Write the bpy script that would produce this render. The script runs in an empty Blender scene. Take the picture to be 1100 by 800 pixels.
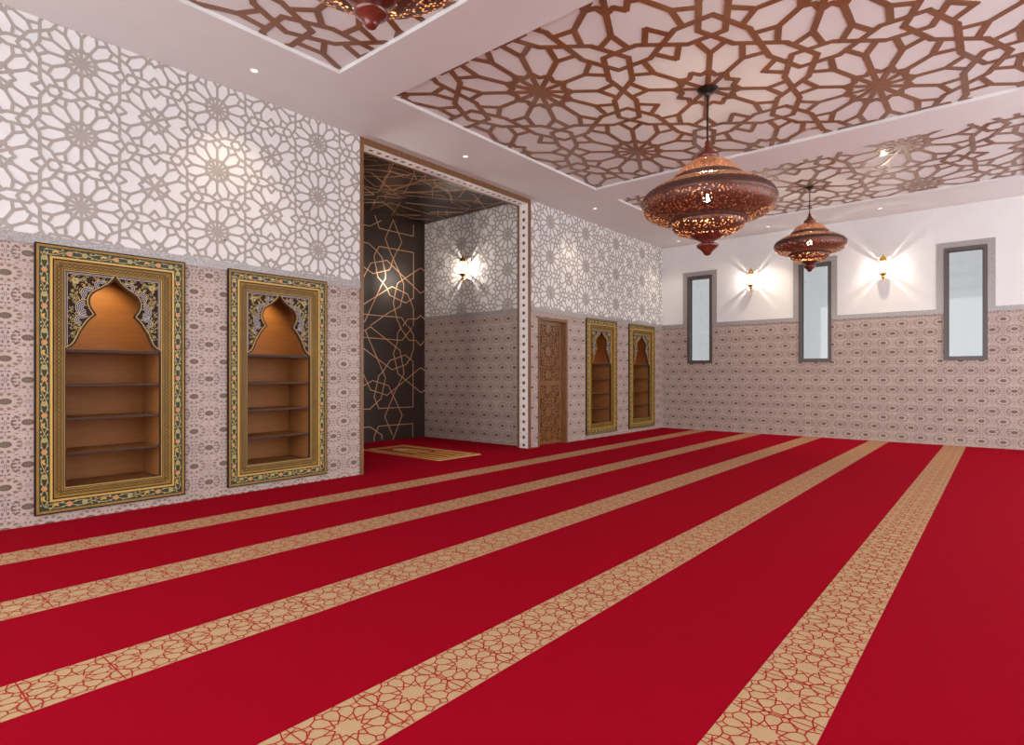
import bpy, bmesh, math, random
from math import sin, cos, pi, radians, hypot, atan2, sqrt
random.seed(7)
S = bpy.context.scene
COL = S.collection

# ------------------------------------------------------------------ measures (metres)
WX = -5.92          # left wall plane
WY = 12.41          # back wall plane
H = 4.06            # ceiling height
B0, B1 = 2.24, 2.32 # stone band above the tiled dado
AX = -8.60          # alcove back wall
AY0, AY1 = 4.15, 7.65
OY0, OY1 = 4.235, 7.565   # portal opening incl. casing
CXC = -2.29         # axis of the coffers

# ------------------------------------------------------------------ materials
def lin(c):
    c = c / 255.0
    return c / 12.92 if c <= 0.04045 else ((c + 0.055) / 1.055) ** 2.4
def rgb(r, g, b): return (lin(r), lin(g), lin(b), 1.0)
def mat(name, col, rough=0.6, metal=0.0, spec=0.5, var=0.0, scale=8.0, stretch=(1, 1, 1), col2=None, bump=0.0, coat=0.0, emit=None, estr=0.0, detail=4.0):
    m = bpy.data.materials.new(name); m.use_nodes = True
    nt = m.node_tree; N = nt.nodes; L = nt.links
    p = N['Principled BSDF']
    p.inputs['Base Color'].default_value = col
    p.inputs['Roughness'].default_value = rough
    p.inputs['Metallic'].default_value = metal
    p.inputs['Specular IOR Level'].default_value = spec
    p.inputs['Coat Weight'].default_value = coat
    p.inputs['Coat Roughness'].default_value = 0.08
    if emit:
        p.inputs['Emission Color'].default_value = emit
        p.inputs['Emission Strength'].default_value = estr
    if var or col2 or bump:
        tc = N.new('ShaderNodeTexCoord'); mp = N.new('ShaderNodeMapping'); mp.inputs['Scale'].default_value = stretch
        nz = N.new('ShaderNodeTexNoise'); nz.inputs['Scale'].default_value = scale; nz.inputs['Detail'].default_value = detail
        L.new(tc.outputs['Object'], mp.inputs['Vector']); L.new(mp.outputs['Vector'], nz.inputs['Vector'])
        if var or col2:
            r = N.new('ShaderNodeValToRGB')
            a = tuple(max(0, x * (1 - var)) for x in col[:3]) + (1,)
            b = col2 if col2 else tuple(min(1, x * (1 + var)) for x in col[:3]) + (1,)
            r.color_ramp.elements[0].color = a; r.color_ramp.elements[1].color = b
            r.color_ramp.elements[0].position = 0.35; r.color_ramp.elements[1].position = 0.65
            L.new(nz.outputs['Fac'], r.inputs['Fac']); L.new(r.outputs['Color'], p.inputs['Base Color'])
        if bump:
            bp = N.new('ShaderNodeBump'); bp.inputs['Strength'].default_value = bump; bp.inputs['Distance'].default_value = 0.01
            L.new(nz.outputs['Fac'], bp.inputs['Height']); L.new(bp.outputs['Normal'], p.inputs['Normal'])
    return m

M = {}
M['plaster'] = mat('plaster_white', (0.70, 0.685, 0.68, 1), 0.75, var=0.02, scale=3)
M['ceil'] = mat('ceiling_white', (0.70, 0.69, 0.685, 1), 0.7, var=0.015, scale=3)
M['strap'] = mat('wall_lattice_taupe', (0.355, 0.312, 0.285, 1), 0.7, var=0.03, scale=6)
M['tile'] = mat('dado_tile_rose', (0.45, 0.355, 0.32, 1), 0.45, var=0.05, scale=5, spec=0.35)
M['petal'] = mat('dado_petal_brown', (0.25, 0.165, 0.115, 1), 0.5, spec=0.35)
M['tri'] = mat('dado_triangle_grey', (0.20, 0.145, 0.135, 1), 0.5, spec=0.35)
M['petal2'] = mat('dado_petal_light_brown', (0.31, 0.225, 0.175, 1), 0.5, spec=0.35)
M['medal'] = mat('dado_medallion_dark', (0.14, 0.095, 0.065, 1), 0.5, spec=0.35)
M['stone'] = mat('grey_glitter_stone', (0.25, 0.225, 0.215, 1), 0.28, col2=(0.38, 0.35, 0.34, 1), var=0.15, scale=70, spec=0.8)
M['wood'] = mat('niche_wood', (0.31, 0.118, 0.036, 1), 0.5, spec=0.15, var=0.06, scale=7, stretch=(1, 0.5, 16), col2=(0.34, 0.14, 0.045, 1))
M['casing'] = mat('casing_wood', (0.17, 0.075, 0.025, 1), 0.4, var=0.2, scale=6, stretch=(9, 9, 0.7))
M['shelf'] = mat('shelf_dark_wood', (0.040, 0.020, 0.012, 1), 0.45, spec=0.3)
M['cwood'] = mat('ceiling_lattice_wood', (0.20, 0.075, 0.027, 1), 0.5, var=0.1, scale=4, coat=0.6, spec=0.3)
M['door'] = mat('door_wood', (0.20, 0.085, 0.028, 1), 0.25, var=0.2, scale=6, stretch=(8, 8, 0.8), coat=0.4)
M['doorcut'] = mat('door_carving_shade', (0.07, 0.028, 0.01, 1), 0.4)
M['panel'] = mat('dark_walnut_panel', (0.028, 0.015, 0.010, 1), 0.38, var=0.25, scale=4, stretch=(9, 9, 0.6))
M['bronze'] = mat('bronze_inlay', (0.75, 0.43, 0.26, 1), 0.3, metal=0.75)
M['white'] = mat('pierced_white_panel', (0.80, 0.77, 0.76, 1), 0.45)
M['black'] = mat('near_black', (0.012, 0.008, 0.006, 1), 0.4)
M['maroon'] = mat('dark_maroon_moulding', (0.022, 0.008, 0.007, 1), 0.6, spec=0.2)
M['gold'] = mat('old_gold', (0.27, 0.155, 0.024, 1), 0.45, spec=0.3, var=0.1, scale=12)
M['goldb'] = mat('bright_gold', (0.55, 0.33, 0.07, 1), 0.4, spec=0.4)
M['olive'] = mat('olive_gold_leaf', (0.42, 0.34, 0.12, 1), 0.5)
M['green'] = mat('dark_green_ground', (0.018, 0.025, 0.014, 1), 0.5)
M['orange'] = mat('orange_flower', (0.75, 0.17, 0.06, 1), 0.5)
M['grey'] = mat('silver_grey_line', (0.55, 0.48, 0.47, 1), 0.4)
M['red'] = mat('carpet_red', (0.285, 0.0020, 0.0115, 1), 0.95, spec=0.02, var=0.05, scale=260, bump=0.15, detail=2)
M['beige'] = mat('carpet_beige', (0.47, 0.31, 0.165, 1), 0.95, spec=0.02, var=0.05, scale=200)
M['redl'] = mat('carpet_red_line', (0.36, 0.022, 0.02, 1), 0.95, spec=0.08)
M['rugy'] = mat('rug_ochre', (0.50, 0.27, 0.07, 1), 0.9, spec=0.1, var=0.2, scale=30)
M['rugr'] = mat('rug_russet', (0.30, 0.05, 0.018, 1), 0.9, spec=0.1, var=0.2, scale=30)
M['rugc'] = mat('rug_cream', (0.62, 0.45, 0.24, 1), 0.9, spec=0.1)
M['wframe'] = mat('window_frame_umber', (0.075, 0.055, 0.052, 1), 0.35)
M['iron'] = mat('black_iron', (0.012, 0.010, 0.009, 1), 0.35, metal=0.3)
M['mahog'] = mat('mahogany_gloss', (0.12, 0.020, 0.012, 1), 0.22, var=0.3, scale=9, coat=0.4)
M['cband'] = mat('aged_copper_band', (0.10, 0.042, 0.030, 1), 0.42, metal=0.4, var=0.2, scale=20)
M['brass'] = mat('sconce_brass', (0.62, 0.36, 0.08, 1), 0.25, metal=0.9)
M['lampwhite'] = mat('downlight_rim', (0.75, 0.73, 0.70, 1), 0.4)
def emis(name, c, s):
    m = bpy.data.materials.new(name); m.use_nodes = True; nt = m.node_tree; nt.nodes.clear()
    e = nt.nodes.new('ShaderNodeEmission'); e.inputs[0].default_value = c; e.inputs[1].default_value = s
    o = nt.nodes.new('ShaderNodeOutputMaterial'); nt.links.new(e.outputs[0], o.inputs[0]); return m
M['ledw'] = emis('downlight_glow', (1, 0.93, 0.72, 1), 1.6)
M['ledn'] = emis('niche_light_glow', (1, 0.78, 0.42, 1), 6)
M['bulb'] = emis('bulb_glow', (1, 0.93, 0.80, 1), 40)
def glass_mat():
    m = bpy.data.materials.new('window_glass'); m.use_nodes = True; nt = m.node_tree; nt.nodes.clear(); N = nt.nodes
    t = N.new('ShaderNodeBsdfTransparent'); t.inputs[0].default_value = (0.362, 0.360, 0.358, 1)
    g = N.new('ShaderNodeBsdfGlossy'); g.inputs['Roughness'].default_value = 0.03
    x = N.new('ShaderNodeMixShader'); x.inputs[0].default_value = 0.06
    o = N.new('ShaderNodeOutputMaterial')
    nt.links.new(t.outputs[0], x.inputs[1]); nt.links.new(g.outputs[0], x.inputs[2]); nt.links.new(x.outputs[0], o.inputs[0]); return m
M['glass'] = glass_mat()
def sconce_glass():
    m = bpy.data.materials.new('sconce_glass'); m.use_nodes = True; nt = m.node_tree; nt.nodes.clear(); N = nt.nodes
    t = N.new('ShaderNodeBsdfTransparent')
    e = N.new('ShaderNodeEmission'); e.inputs[0].default_value = (1, 0.96, 0.88, 1); e.inputs[1].default_value = 16
    x = N.new('ShaderNodeMixShader'); x.inputs[0].default_value = 0.55
    o = N.new('ShaderNodeOutputMaterial')
    nt.links.new(t.outputs[0], x.inputs[1]); nt.links.new(e.outputs[0], x.inputs[2]); nt.links.new(x.outputs[0], o.inputs[0]); return m
M['sglass'] = sconce_glass()
def pierced():
    m = bpy.data.materials.new('pierced_copper'); m.use_nodes = True; nt = m.node_tree; N = nt.nodes; L = nt.links
    p = N['Principled BSDF']; o = N['Material Output']
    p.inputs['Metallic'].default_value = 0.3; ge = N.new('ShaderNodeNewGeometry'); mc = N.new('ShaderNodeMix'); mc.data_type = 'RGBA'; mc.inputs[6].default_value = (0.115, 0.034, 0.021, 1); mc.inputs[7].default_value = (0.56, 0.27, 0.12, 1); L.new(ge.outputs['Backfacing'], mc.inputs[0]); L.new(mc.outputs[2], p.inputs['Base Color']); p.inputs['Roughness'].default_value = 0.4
    tc = N.new('ShaderNodeTexCoord'); v = N.new('ShaderNodeTexVoronoi'); v.inputs['Scale'].default_value = 42
    L.new(tc.outputs['Object'], v.inputs['Vector'])
    c = N.new('ShaderNodeMath'); c.operation = 'LESS_THAN'; c.inputs[1].default_value = 0.34
    L.new(v.outputs['Distance'], c.inputs[0])
    t = N.new('ShaderNodeBsdfTransparent'); x = N.new('ShaderNodeMixShader')
    L.new(c.outputs[0], x.inputs[0]); L.new(p.outputs[0], x.inputs[1]); L.new(t.outputs[0], x.inputs[2]); L.new(x.outputs[0], o.inputs[0]); return m
M['pierced'] = pierced()

# ------------------------------------------------------------------ mesh builder
def ident(u, v, w): return (u, v, w)
def map_left(u, v, w): return (WX + w, u, v)          # u = y, v = z, w = into the room
def map_back(u, v, w): return (u, WY - w, v)          # u = x, v = z
def map_alc(u, v, w): return (u, AY1 - w, v)
def map_alcback(u, v, w): return (AX + w, u, v)
def map_ceil(z): return lambda u, v, w: (u, v, z - w)
def map_floor(u, v, w): return (u, v, w)
def shift(fn, du, dv=0, dw=0): return lambda u, v, w: fn(u + du, v + dv, w + dw)

class MB:
    def __init__(s, fn=ident): s.v = []; s.f = []; s.m = []; s.ms = []; s.fn = fn; s.sm = False
    def mi(s, m):
        if m not in s.ms: s.ms.append(m)
        return s.ms.index(m)
    def flat(s, poly, w, m, fn=None):
        fn = fn or s.fn; b = len(s.v)
        s.v += [fn(p[0], p[1], w) for p in poly]; s.f.append(tuple(range(b, b + len(poly)))); s.m.append(s.mi(m))
    def prism(s, poly, w0, w1, m, fn=None, back=True):
        fn = fn or s.fn; b = len(s.v); n = len(poly); k = s.mi(m)
        s.v += [fn(p[0], p[1], w0) for p in poly] + [fn(p[0], p[1], w1) for p in poly]
        s.f.append(tuple(range(b + n, b + 2 * n))); s.m.append(k)
        if back: s.f.append(tuple(reversed(range(b, b + n)))); s.m.append(k)
        for i in range(n):
            j = (i + 1) % n
            s.f.append((b + i, b + j, b + n + j, b + n + i)); s.m.append(k)
    def rect(s, u0, u1, v0, v1, w0, w1, m, fn=None):
        s.prism([(u0, v0), (u1, v0), (u1, v1), (u0, v1)], w0, w1, m, fn)
    def box(s, x0, x1, y0, y1, z0, z1, m): s.prism([(x0, y0), (x1, y0), (x1, y1), (x0, y1)], z0, z1, m, ident)
    def ring(s, u0, u1, v0, v1, t, w0, w1, m, fn=None):
        s.rect(u0, u1, v0, v0 + t, w0, w1, m, fn); s.rect(u0, u1, v1 - t, v1, w0, w1, m, fn)
        s.rect(u0, u0 + t, v0 + t, v1 - t, w0, w1, m, fn); s.rect(u1 - t, u1, v0 + t, v1 - t, w0, w1, m, fn)
    def line(s, pts, wd, w0, w1, m, clip=None, ext=0.4, jit=0.0, fn=None, closed=False):
        if closed: pts = list(pts) + [pts[0]]
        for a, b in zip(pts, pts[1:]):
            q = bar(a, b, wd, ext)
            if q and clip: q = clip_rect(q, *clip)
            if q and len(q) > 2:
                d = random.uniform(0, jit)
                if w0 is None: s.flat(q, w1 + d, m, fn)
                else: s.prism(q, w0, w1 + d, m, fn, back=False)
    def lathe(s, prof, m, n=48, c=(0, 0, 0), scal=None):
        b = len(s.v); k = s.mi(m); np_ = len(prof)
        for (r, z) in prof:
            for i in range(n):
                a = 2 * pi * i / n; rr = r * (scal(i, r, z) if scal else 1)
                s.v.append((c[0] + rr * cos(a), c[1] + rr * sin(a), c[2] + z))
        for j in range(np_ - 1):
            for i in range(n):
                i2 = (i + 1) % n
                s.f.append((b + j * n + i, b + j * n + i2, b + (j + 1) * n + i2, b + (j + 1) * n + i)); s.m.append(k)
        return s
    def build(s, name, parent=None, smooth=None, weld=False):
        me = bpy.data.meshes.new(name); me.from_pydata(s.v, [], s.f)
        for m in s.ms: me.materials.append(M[m])
        me.polygons.foreach_set('material_index', s.m)
        if smooth is not None:
            me.polygons.foreach_set('use_smooth', [True] * len(s.f))
        bm = bmesh.new(); bm.from_mesh(me)
        if weld: bmesh.ops.remove_doubles(bm, verts=bm.verts, dist=1e-5)
        bmesh.ops.recalc_face_normals(bm, faces=bm.faces)
        if smooth is not None:
            for e in bm.edges:
                if len(e.link_faces) == 2 and e.calc_face_angle(0) > radians(smooth): e.smooth = False
        bm.to_mesh(me); bm.free()
        o = bpy.data.objects.new(name, me); COL.objects.link(o)
        if parent: o.parent = parent
        return o

def bar(a, b, wd, ext=0.4):
    dx, dy = b[0] - a[0], b[1] - a[1]; l = hypot(dx, dy)
    if l < 1e-6: return None
    dx /= l; dy /= l; h = wd / 2; e = wd * ext
    ax, ay, bx, by = a[0] - dx * e, a[1] - dy * e, b[0] + dx * e, b[1] + dy * e
    return [(ax + dy * h, ay - dx * h), (bx + dy * h, by - dx * h), (bx - dy * h, by + dx * h), (ax - dy * h, ay + dx * h)]
def clip_rect(p, u0, u1, v0, v1):
    if all(u0 <= q[0] <= u1 and v0 <= q[1] <= v1 for q in p): return p
    for ax, lim, sg in ((0, u0, 1), (0, u1, -1), (1, v0, 1), (1, v1, -1)):
        out = []
        for i in range(len(p)):
            a, b = p[i], p[(i + 1) % len(p)]
            da, db = sg * (a[ax] - lim), sg * (b[ax] - lim)
            if da >= 0: out.append(a)
            if (da >= 0) != (db >= 0):
                t = da / (da - db); out.append((a[0] + t * (b[0] - a[0]), a[1] + t * (b[1] - a[1])))
        p = out
        if len(p) < 3: return None
    return p

def thing(name, label, cat, loc=(0, 0, 0), group=None, rz=0):
    o = bpy.data.objects.new(name, None); o.empty_display_size = 0.1; COL.objects.link(o)
    o.location = loc; o.rotation_euler = (0, 0, rz); o['label'] = label; o['category'] = cat
    if group: o['group'] = group
    return o
def tag(o, label, cat, group=None):
    o['label'] = label; o['category'] = cat
    if group: o['group'] = group
    return o
def struct(o): o['kind'] = 'structure'; return o
def copy_tree(o, parent=None):
    c = o.copy(); COL.objects.link(c)
    if parent: c.parent = parent
    for ch in list(o.children): copy_tree(ch, c)
    return c

# ------------------------------------------------------------------ twelve-fold star strapwork
def pol(r, a): return (r * cos(radians(a)), r * sin(radians(a)))
def star_segments(kind):
    R = 0.5; seg = []
    for k in range(12):
        for g in (-15, 15): seg.append((pol(R, 30 * k), pol(0.4483, 30 * k + g)))
    gone = (0, 90, 180, 270) if kind == 'B' else ()
    for k in range(12):
        a = 30 * k
        if a not in gone: seg.append(((0, 0), pol(0.355, a)))
        for sg in (1, -1):
            x, y = 0.4560, sg * 0.077
            q = (x * cos(radians(a)) - y * sin(radians(a)), x * sin(radians(a)) + y * cos(radians(a)))
            seg.append((pol(0.352, a), q))
            seg.append((pol(0.195, a), pol(0.155, a + sg * 15)))
    for a in (0, 60):
        cx, cy = pol(0.57735, a)
        for j in range(6):
            p = pol(0.0774, 60 * j); q = pol(0.0774, 60 * j + 60)
            seg.append(((cx + p[0], cy + p[1]), (cx + q[0], cy + q[1])))
    out = []; seen = set()
    for a, b in seg:
        k = tuple(sorted(((round(a[0], 3), round(a[1], 3)), (round(b[0], 3), round(b[1], 3)))))
        if k not in seen: seen.add(k); out.append((a, b))
    return out
SEG = {k: star_segments(k) for k in 'AB'}
def strapwork(mb, clip, origin, su, sv, wd, w0, w1, m, jit=0.0006, firstB=False):
    """origin is the centre of an A star; columns run along v; every second column holds B stars, half a step on"""
    u0, u1, v0, v1 = clip; c = 0.8660254 * su
    i0 = int((u0 - origin[0]) / c) - 2; i1 = int((u1 - origin[0]) / c) + 2
    for i in range(i0, i1 + 1):
        B = (i % 2 != 0)
        for j in range(int((v0 - origin[1]) / sv) - 2, int((v1 - origin[1]) / sv) + 3):
            cu = origin[0] + i * c; cv = origin[1] + (j + (0.5 if B else 0)) * sv
            if cu < u0 - su or cu > u1 + su or cv < v0 - sv or cv > v1 + sv: continue
            for a, b in SEG['B' if (B != firstB) else 'A']:
                p = (cu + a[0] * su, cv + a[1] * sv); q = (cu + b[0] * su, cv + b[1] * sv)
                if max(p[0], q[0]) < u0 - wd or min(p[0], q[0]) > u1 + wd or max(p[1], q[1]) < v0 - wd or min(p[1], q[1]) > v1 + wd: continue
                mb.line([p, q], wd, w0, w1, m, clip=clip, ext=0.25, jit=jit)

# ------------------------------------------------------------------ dado tile inlay
def ell(cx, cy, rx, ry, n=12, a0=0): return [(cx + rx * cos(2 * pi * i / n + a0), cy + ry * sin(2 * pi * i / n + a0)) for i in range(n)]
TU, TV = 0.2765, 0.334
def cell_polys():
    P = []  # (poly, material, layer)
    def petal(cx, cy, a, r0, r1, wd, m, sx=1.35):
        ca, sa = cos(a), sin(a)
        pts = [(r0, 0), (r0 + (r1 - r0) * 0.35, wd), (r1, wd * 0.75), (r1, -wd * 0.75), (r0 + (r1 - r0) * 0.35, -wd)]
        P.append(([(cx + (x * ca - y * sa) * sx, cy + x * sa + y * ca) for x, y in pts], m, 1))
    def tri(cx, cy, a, r0, r1, wd, m, sx=1.25):
        ca, sa = cos(a), sin(a)
        pts = [(r0, wd), (r0, -wd), (r1, 0)]
        P.append(([(cx + (x * ca - y * sa) * sx, cy + x * sa + y * ca) for x, y in pts], m, 1))
    for kind, (cx, cy) in enumerate(((0, 0), (TU / 2, TV / 2))):
        P.append((ell(cx, cy, 0.041, 0.025, 14), 'medal', 1))
        for i in range(6): P.append((ell(cx + 0.020 * cos(i * pi / 3 + .3), cy + 0.013 * sin(i * pi / 3 + .3), 0.0026, 0.0022, 5), 'tile', 2))
        P.append((ell(cx, cy, 0.003, 0.0025, 6), 'tile', 2))
        for i in range(12):
            a = 2 * pi * (i + .5) / 12
            m = 'petal'
            petal(cx, cy, a, 0.045, 0.070, 0.0095, m, 1.5)
            b = 2 * pi * i / 12
            tri(cx, cy, b, 0.068, 0.086, 0.0078, 'tri' if kind == 0 and abs(cos(b)) > 0.8 else 'petal2', 1.38)
    for (cx, cy, m) in ((TU / 2, 0, 'tri'), (0, TV / 2, 'petal')):
        if m == 'tri':
            for i in range(12): P.append((ell(cx + .088 * cos(pi * (i + .5) / 6), cy + .070 * sin(pi * (i + .5) / 6), .0115, .0085, 5), 'tri', 1))
            for i in range(8): P.append((ell(cx + .046 * cos(pi * (i + .5) / 4), cy + .034 * sin(pi * (i + .5) / 4), .010, .007, 4), 'tri', 1))
        for sg in (1, -1):
            P.append(([(cx + sg * .004, cy - .020), (cx + sg * .0085, cy - .020), (cx + sg * .0085, cy + .020), (cx + sg * .004, cy + .020)], m, 1))
            P.append(([(cx + sg * .010, cy - .028), (cx + sg * .026, cy - .040), (cx + sg * .012, cy - .052)], 'tri', 1))
            P.append(([(cx + sg * .010, cy + .028), (cx + sg * .026, cy + .040), (cx + sg * .012, cy + .052)], 'tri', 1))
            P.append(([(cx + sg * .012, cy), (cx + sg * .020, cy + .009), (cx + sg * .020, cy - .009)], m, 1))
            P.append(([(cx - .010, cy + sg * .066), (cx + .010, cy + sg * .066), (cx, cy + sg * .080)], m, 1))
    for sx in (1, -1):
        for sy in (1, -1):
            cx, cy = sx * TU / 4, sy * TV / 4
            P.append(([(cx - .020, cy + sx*sy*.006), (cx, cy + .004), (cx + .020, cy - sx*sy*.006), (cx, cy - .004)], 'tri', 1))
    return P
CELL = cell_polys()
def dado_inlay(mb, regions, origin):
    """regions: list of (u0,u1,v0,v1)"""
    for (u0, u1, v0, v1) in regions:
        for i in range(int((u0 - origin[0]) / TU) - 2, int((u1 - origin[0]) / TU) + 3):
            for j in range(int((v0 - origin[1]) / TV) - 2, int((v1 - origin[1]) / TV) + 3):
                ou, ov = origin[0] + i * TU, origin[1] + j * TV
                if ou > u1 + TU or ou < u0 - TU or ov > v1 + TV or ov < v0 - TV: continue
                for poly, m, ly in CELL:
                    q = [(p[0] + ou, p[1] + ov) for p in poly]
                    if max(p[0] for p in q) < u0 or min(p[0] for p in q) > u1 or max(p[1] for p in q) < v0 or min(p[1] for p in q) > v1: continue
                    q = clip_rect(q, u0, u1, v0, v1)
                    if q: mb.flat(q, 0.0008 * ly, m)

def wall_grid(mb, U, V, holes, thick, matfn):
    """slab pieces of a wall with rectangular holes; holes are (u0,u1,v0,v1)"""
    us = sorted(set(U + [h[0] for h in holes] + [h[1] for h in holes])); vs = sorted(set(V + [h[2] for h in holes] + [h[3] for h in holes]))
    for a, b in zip(us, us[1:]):
        for c, d in zip(vs, vs[1:]):
            mu, mv = (a + b) / 2, (c + d) / 2
            if any(h[0] < mu < h[1] and h[2] < mv < h[3] for h in holes): continue
            mb.rect(a, b, c, d, -thick, 0, matfn(mv))

# ================================================================== SETTING
YN = -2.6            # the shell ends here, behind the camera
XR = 3.6
NICHES = [(1.143, 2.263), (2.660, 3.774), (9.212, 10.332), (10.832, 11.985)]
NZ0, NZ1 = 0.074, 2.258
DOOR = (7.755, 8.615, 0.0, 2.165)
# floor: one carpet, its woven stripes are part of its surface
fl = MB(map_floor)
fl.rect(WX - 0.01, XR, YN, WY + 0.0, -0.08, 0, 'red')
fl.rect(AX - 0.0, WX - 0.01, AY0, AY1, -0.08, 0, 'red')
fl.rect(WX - 0.16, WX - 0.01, 7.75, 8.62, -0.08, 0, 'red')
STR = [(-4.99, 0.55), (-3.895, 0.66), (-2.80, 0.655), (-1.705, 0.60), (-0.61, 0.607), (0.485, 0.607)]
def stripe(cx, ph):
    p = 0.2866; hw = 0.148; clip = (cx - hw, cx + hw, YN, WY)
    fl.rect(cx - hw, cx + hw, YN, WY, 0.0, 0.0015, 'beige')
    n0 = int((YN - ph) / p) - 1; n1 = int((WY - ph) / p) + 1
    for n in range(n0, n1 + 1):
        cy = ph + n * p
        segs = []
        for k in range(12):
            a = 30 * k
            segs.append((pol(0.20, a), pol(0.155, a + 15))); segs.append((pol(0.155, a + 15), pol(0.20, a + 30)))
            segs.append((pol(0.20, a), pol(0.295, a + 15))); segs.append((pol(0.20, a), pol(0.295, a - 15)))
            segs.append((pol(0.295, a + 15), pol(0.40, a + 15)))
            for g in (-1, 1): segs.append((pol(0.40, a + 15), pol(0.468, a + 15 + g * 8))); segs.append((pol(0.468, a + 15 + g * 8), pol(0.53, a + 15)))
            segs.append((pol(0.468, a - 7), pol(0.468, a + 7)))
            if k in (1, 2, 4, 5, 7, 8, 10, 11): segs.append((pol(0.53, a + 15), pol(0.72, a + 8))); segs.append((pol(0.53, a - 15), pol(0.72, a - 8)))
        segs.append(((-0.60, 0.5), (0.60, 0.5)))
        for a, b in segs:
            fl.line([(cx + a[0] * p, cy + a[1] * p), (cx + b[0] * p, cy + b[1] * p)], 0.0050, None, 0.0022, 'redl', clip=clip, ext=0.3, jit=0.0006)
for c in STR: stripe(*c)
struct(fl.build('floor'))

# ceiling: slab with three coffers
COF = [(CXC - 2.54, CXC + 2.54, 0.47, 3.225), (CXC - 2.54, CXC + 2.54, 3.85, 7.80), (CXC - 2.54, CXC + 2.54, 8.47, 11.20)]
ce = MB(map_ceil(H))
us = sorted({WX - 0.2, COF[0][0], COF[0][1], XR}); vs = sorted({YN, WY + 0.2} | {c[2] for c in COF} | {c[3] for c in COF})
CD = 0.036
for a, b in zip(us, us[1:]):
    for c, d in zip(vs, vs[1:]):
        if any(k[0] < (a + b) / 2 < k[1] and k[2] < (c + d) / 2 < k[3] for k in COF): continue
        ce.rect(a, b, c, d, -CD - 0.15, 0, 'ceil')
for k in COF: ce.rect(k[0], k[1], k[2], k[3], -CD - 0.15, -CD, 'ceil')
struct(ce.build('ceiling'))

# left wall (plaster above, tiled dado below)
wl = MB(map_left)
holes = [(a, b, NZ0, NZ1) for a, b in NICHES] + [(OY0, OY1, 0, H), DOOR]
wall_grid(wl, [YN, WY + 0.25], [0, B1, H], holes, 0.16, lambda z: 'tile' if z < B1 else 'plaster')
regs = [(YN, 1.143, 0, B0), (2.263, 2.660, 0, B0), (3.774, OY0, 0, B0), (OY1, 7.755, 0, B0), (8.615, 9.212, 0, B0), (10.332, 10.832, 0, B0), (11.985, WY, 0, B0), (7.755, 8.615, 2.165, B0)]
regs += [(a, b, 0, NZ0) for a, b in NICHES]
dado_inlay(wl, regs, (1.106 - 8 * TU, 0.157))
struct(wl.build('wall_left'))

# back wall with three windows
WINS = [(-5.325, -4.770), (-3.055, -2.480), (-0.762, -0.180)]
WZ0, WZ1 = 1.445, 3.352
wb = MB(map_back)
wall_grid(wb, [WX, XR], [0, B1, H], [(a, b, WZ0, WZ1) for a, b in WINS], 0.2, lambda z: 'tile' if z < B1 else 'plaster')
xs = [WX] + [q for w in WINS for q in w] + [XR]
rb = [(xs[i], xs[i + 1], 0, B0) for i in range(0, len(xs), 2)] + [(a, b, 0, WZ0) for a, b in WINS]
dado_inlay(wb, rb, (-0.676, 0.268))
struct(wb.build('wall_back'))

# unseen right wall section, added to cut the daylight near the viewer
wr = MB(lambda u, v, w: (XR - w, u, v))
wr.rect(YN, 2.6, 0, B1, -0.2, 0, 'tile'); wr.rect(YN, 2.6, B1, H, -0.2, 0, 'plaster'); wr.rect(YN, 2.6, B0, B1, 0, 0.012, 'stone')
struct(wr.build('wall_right_light_block'))

# alcove walls
wa = MB(map_alc)
wa.rect(AX, WX - 0.16, 0, B1, -0.15, 0, 'tile'); wa.rect(AX, WX - 0.16, B1, 4.25, -0.15, 0, 'plaster')
dado_inlay(wa, [(AX, WX - 0.2, 0, B0)], (-7.303, 0.155))
struct(wa.build('wall_alcove_right'))
wa2 = MB(lambda u, v, w: (u, AY0 + w, v))
wa2.rect(AX, WX - 0.16, 0, B1, -0.15, 0, 'tile'); wa2.rect(AX, WX - 0.16, B1, 4.25, -0.15, 0, 'plaster')
dado_inlay(wa2, [(AX, WX - 0.2, 0, B0)], (-7.303, 0.155))
struct(wa2.build('wall_alcove_left'))
w3 = MB(map_alcback); w3.rect(AY0 - 0.15, AY1 + 0.15, 0, 4.25, -0.2, -0.03, 'panel'); struct(w3.build('wall_alcove_back'))
w4 = MB(); w4.box(AX - 0.2, WX - 0.16, AY0 - 0.15, AY1 + 0.15, 4.16, 4.3, 'panel'); struct(w4.build('ceiling_alcove'))

# stone bands (trim)
def band(name, fn, u0, u1, extra=None):
    b = MB(fn); b.rect(u0, u1, B0, B1, 0, 0.012, 'stone')
    for r in (extra or []): b.rect(*r, 0, 0.012, 'stone')
    return struct(b.build(name))
band('trim_1', map_left, YN, OY0)
band('trim_2', map_left, OY1, WY - 0.013)
ex = []
for a, b in WINS:
    ex += [(a - 0.10, a, B1, 3.445), (b, b + 0.10, B1, 3.445), (a, b, WZ1, 3.445)]
tb = MB(map_back)
bx = [WX + 0.0] + [q for w in WINS for q in w] + [XR]
for i in range(0, len(bx), 2): tb.rect(bx[i], bx[i + 1], B0, B1, 0, 0.012, 'stone')
for r in ex: tb.rect(*r, 0, 0.012, 'stone')
struct(tb.build('trim_3'))
band('trim_4', map_alc, AX, WX - 0.17)

# windows
for n, (a, b) in enumerate(WINS):
    w = MB(map_back)
    w.ring(a + .001, b - .001, WZ0 + .001, WZ1 - .001, 0.058, -0.12, 0.022, 'wframe')
    w.ring(a + 0.058, b - 0.058, WZ0 + 0.058, WZ1 - 0.058, 0.010, -0.10, -0.05, 'black')
    o = struct(w.build('window_%d' % (n + 1)))
    g = MB(map_back); g.rect(a + 0.066, b - 0.066, WZ0 + 0.066, WZ1 - 0.066, -0.084, -0.078, 'glass'); g.build('glass_pane', o)

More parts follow.
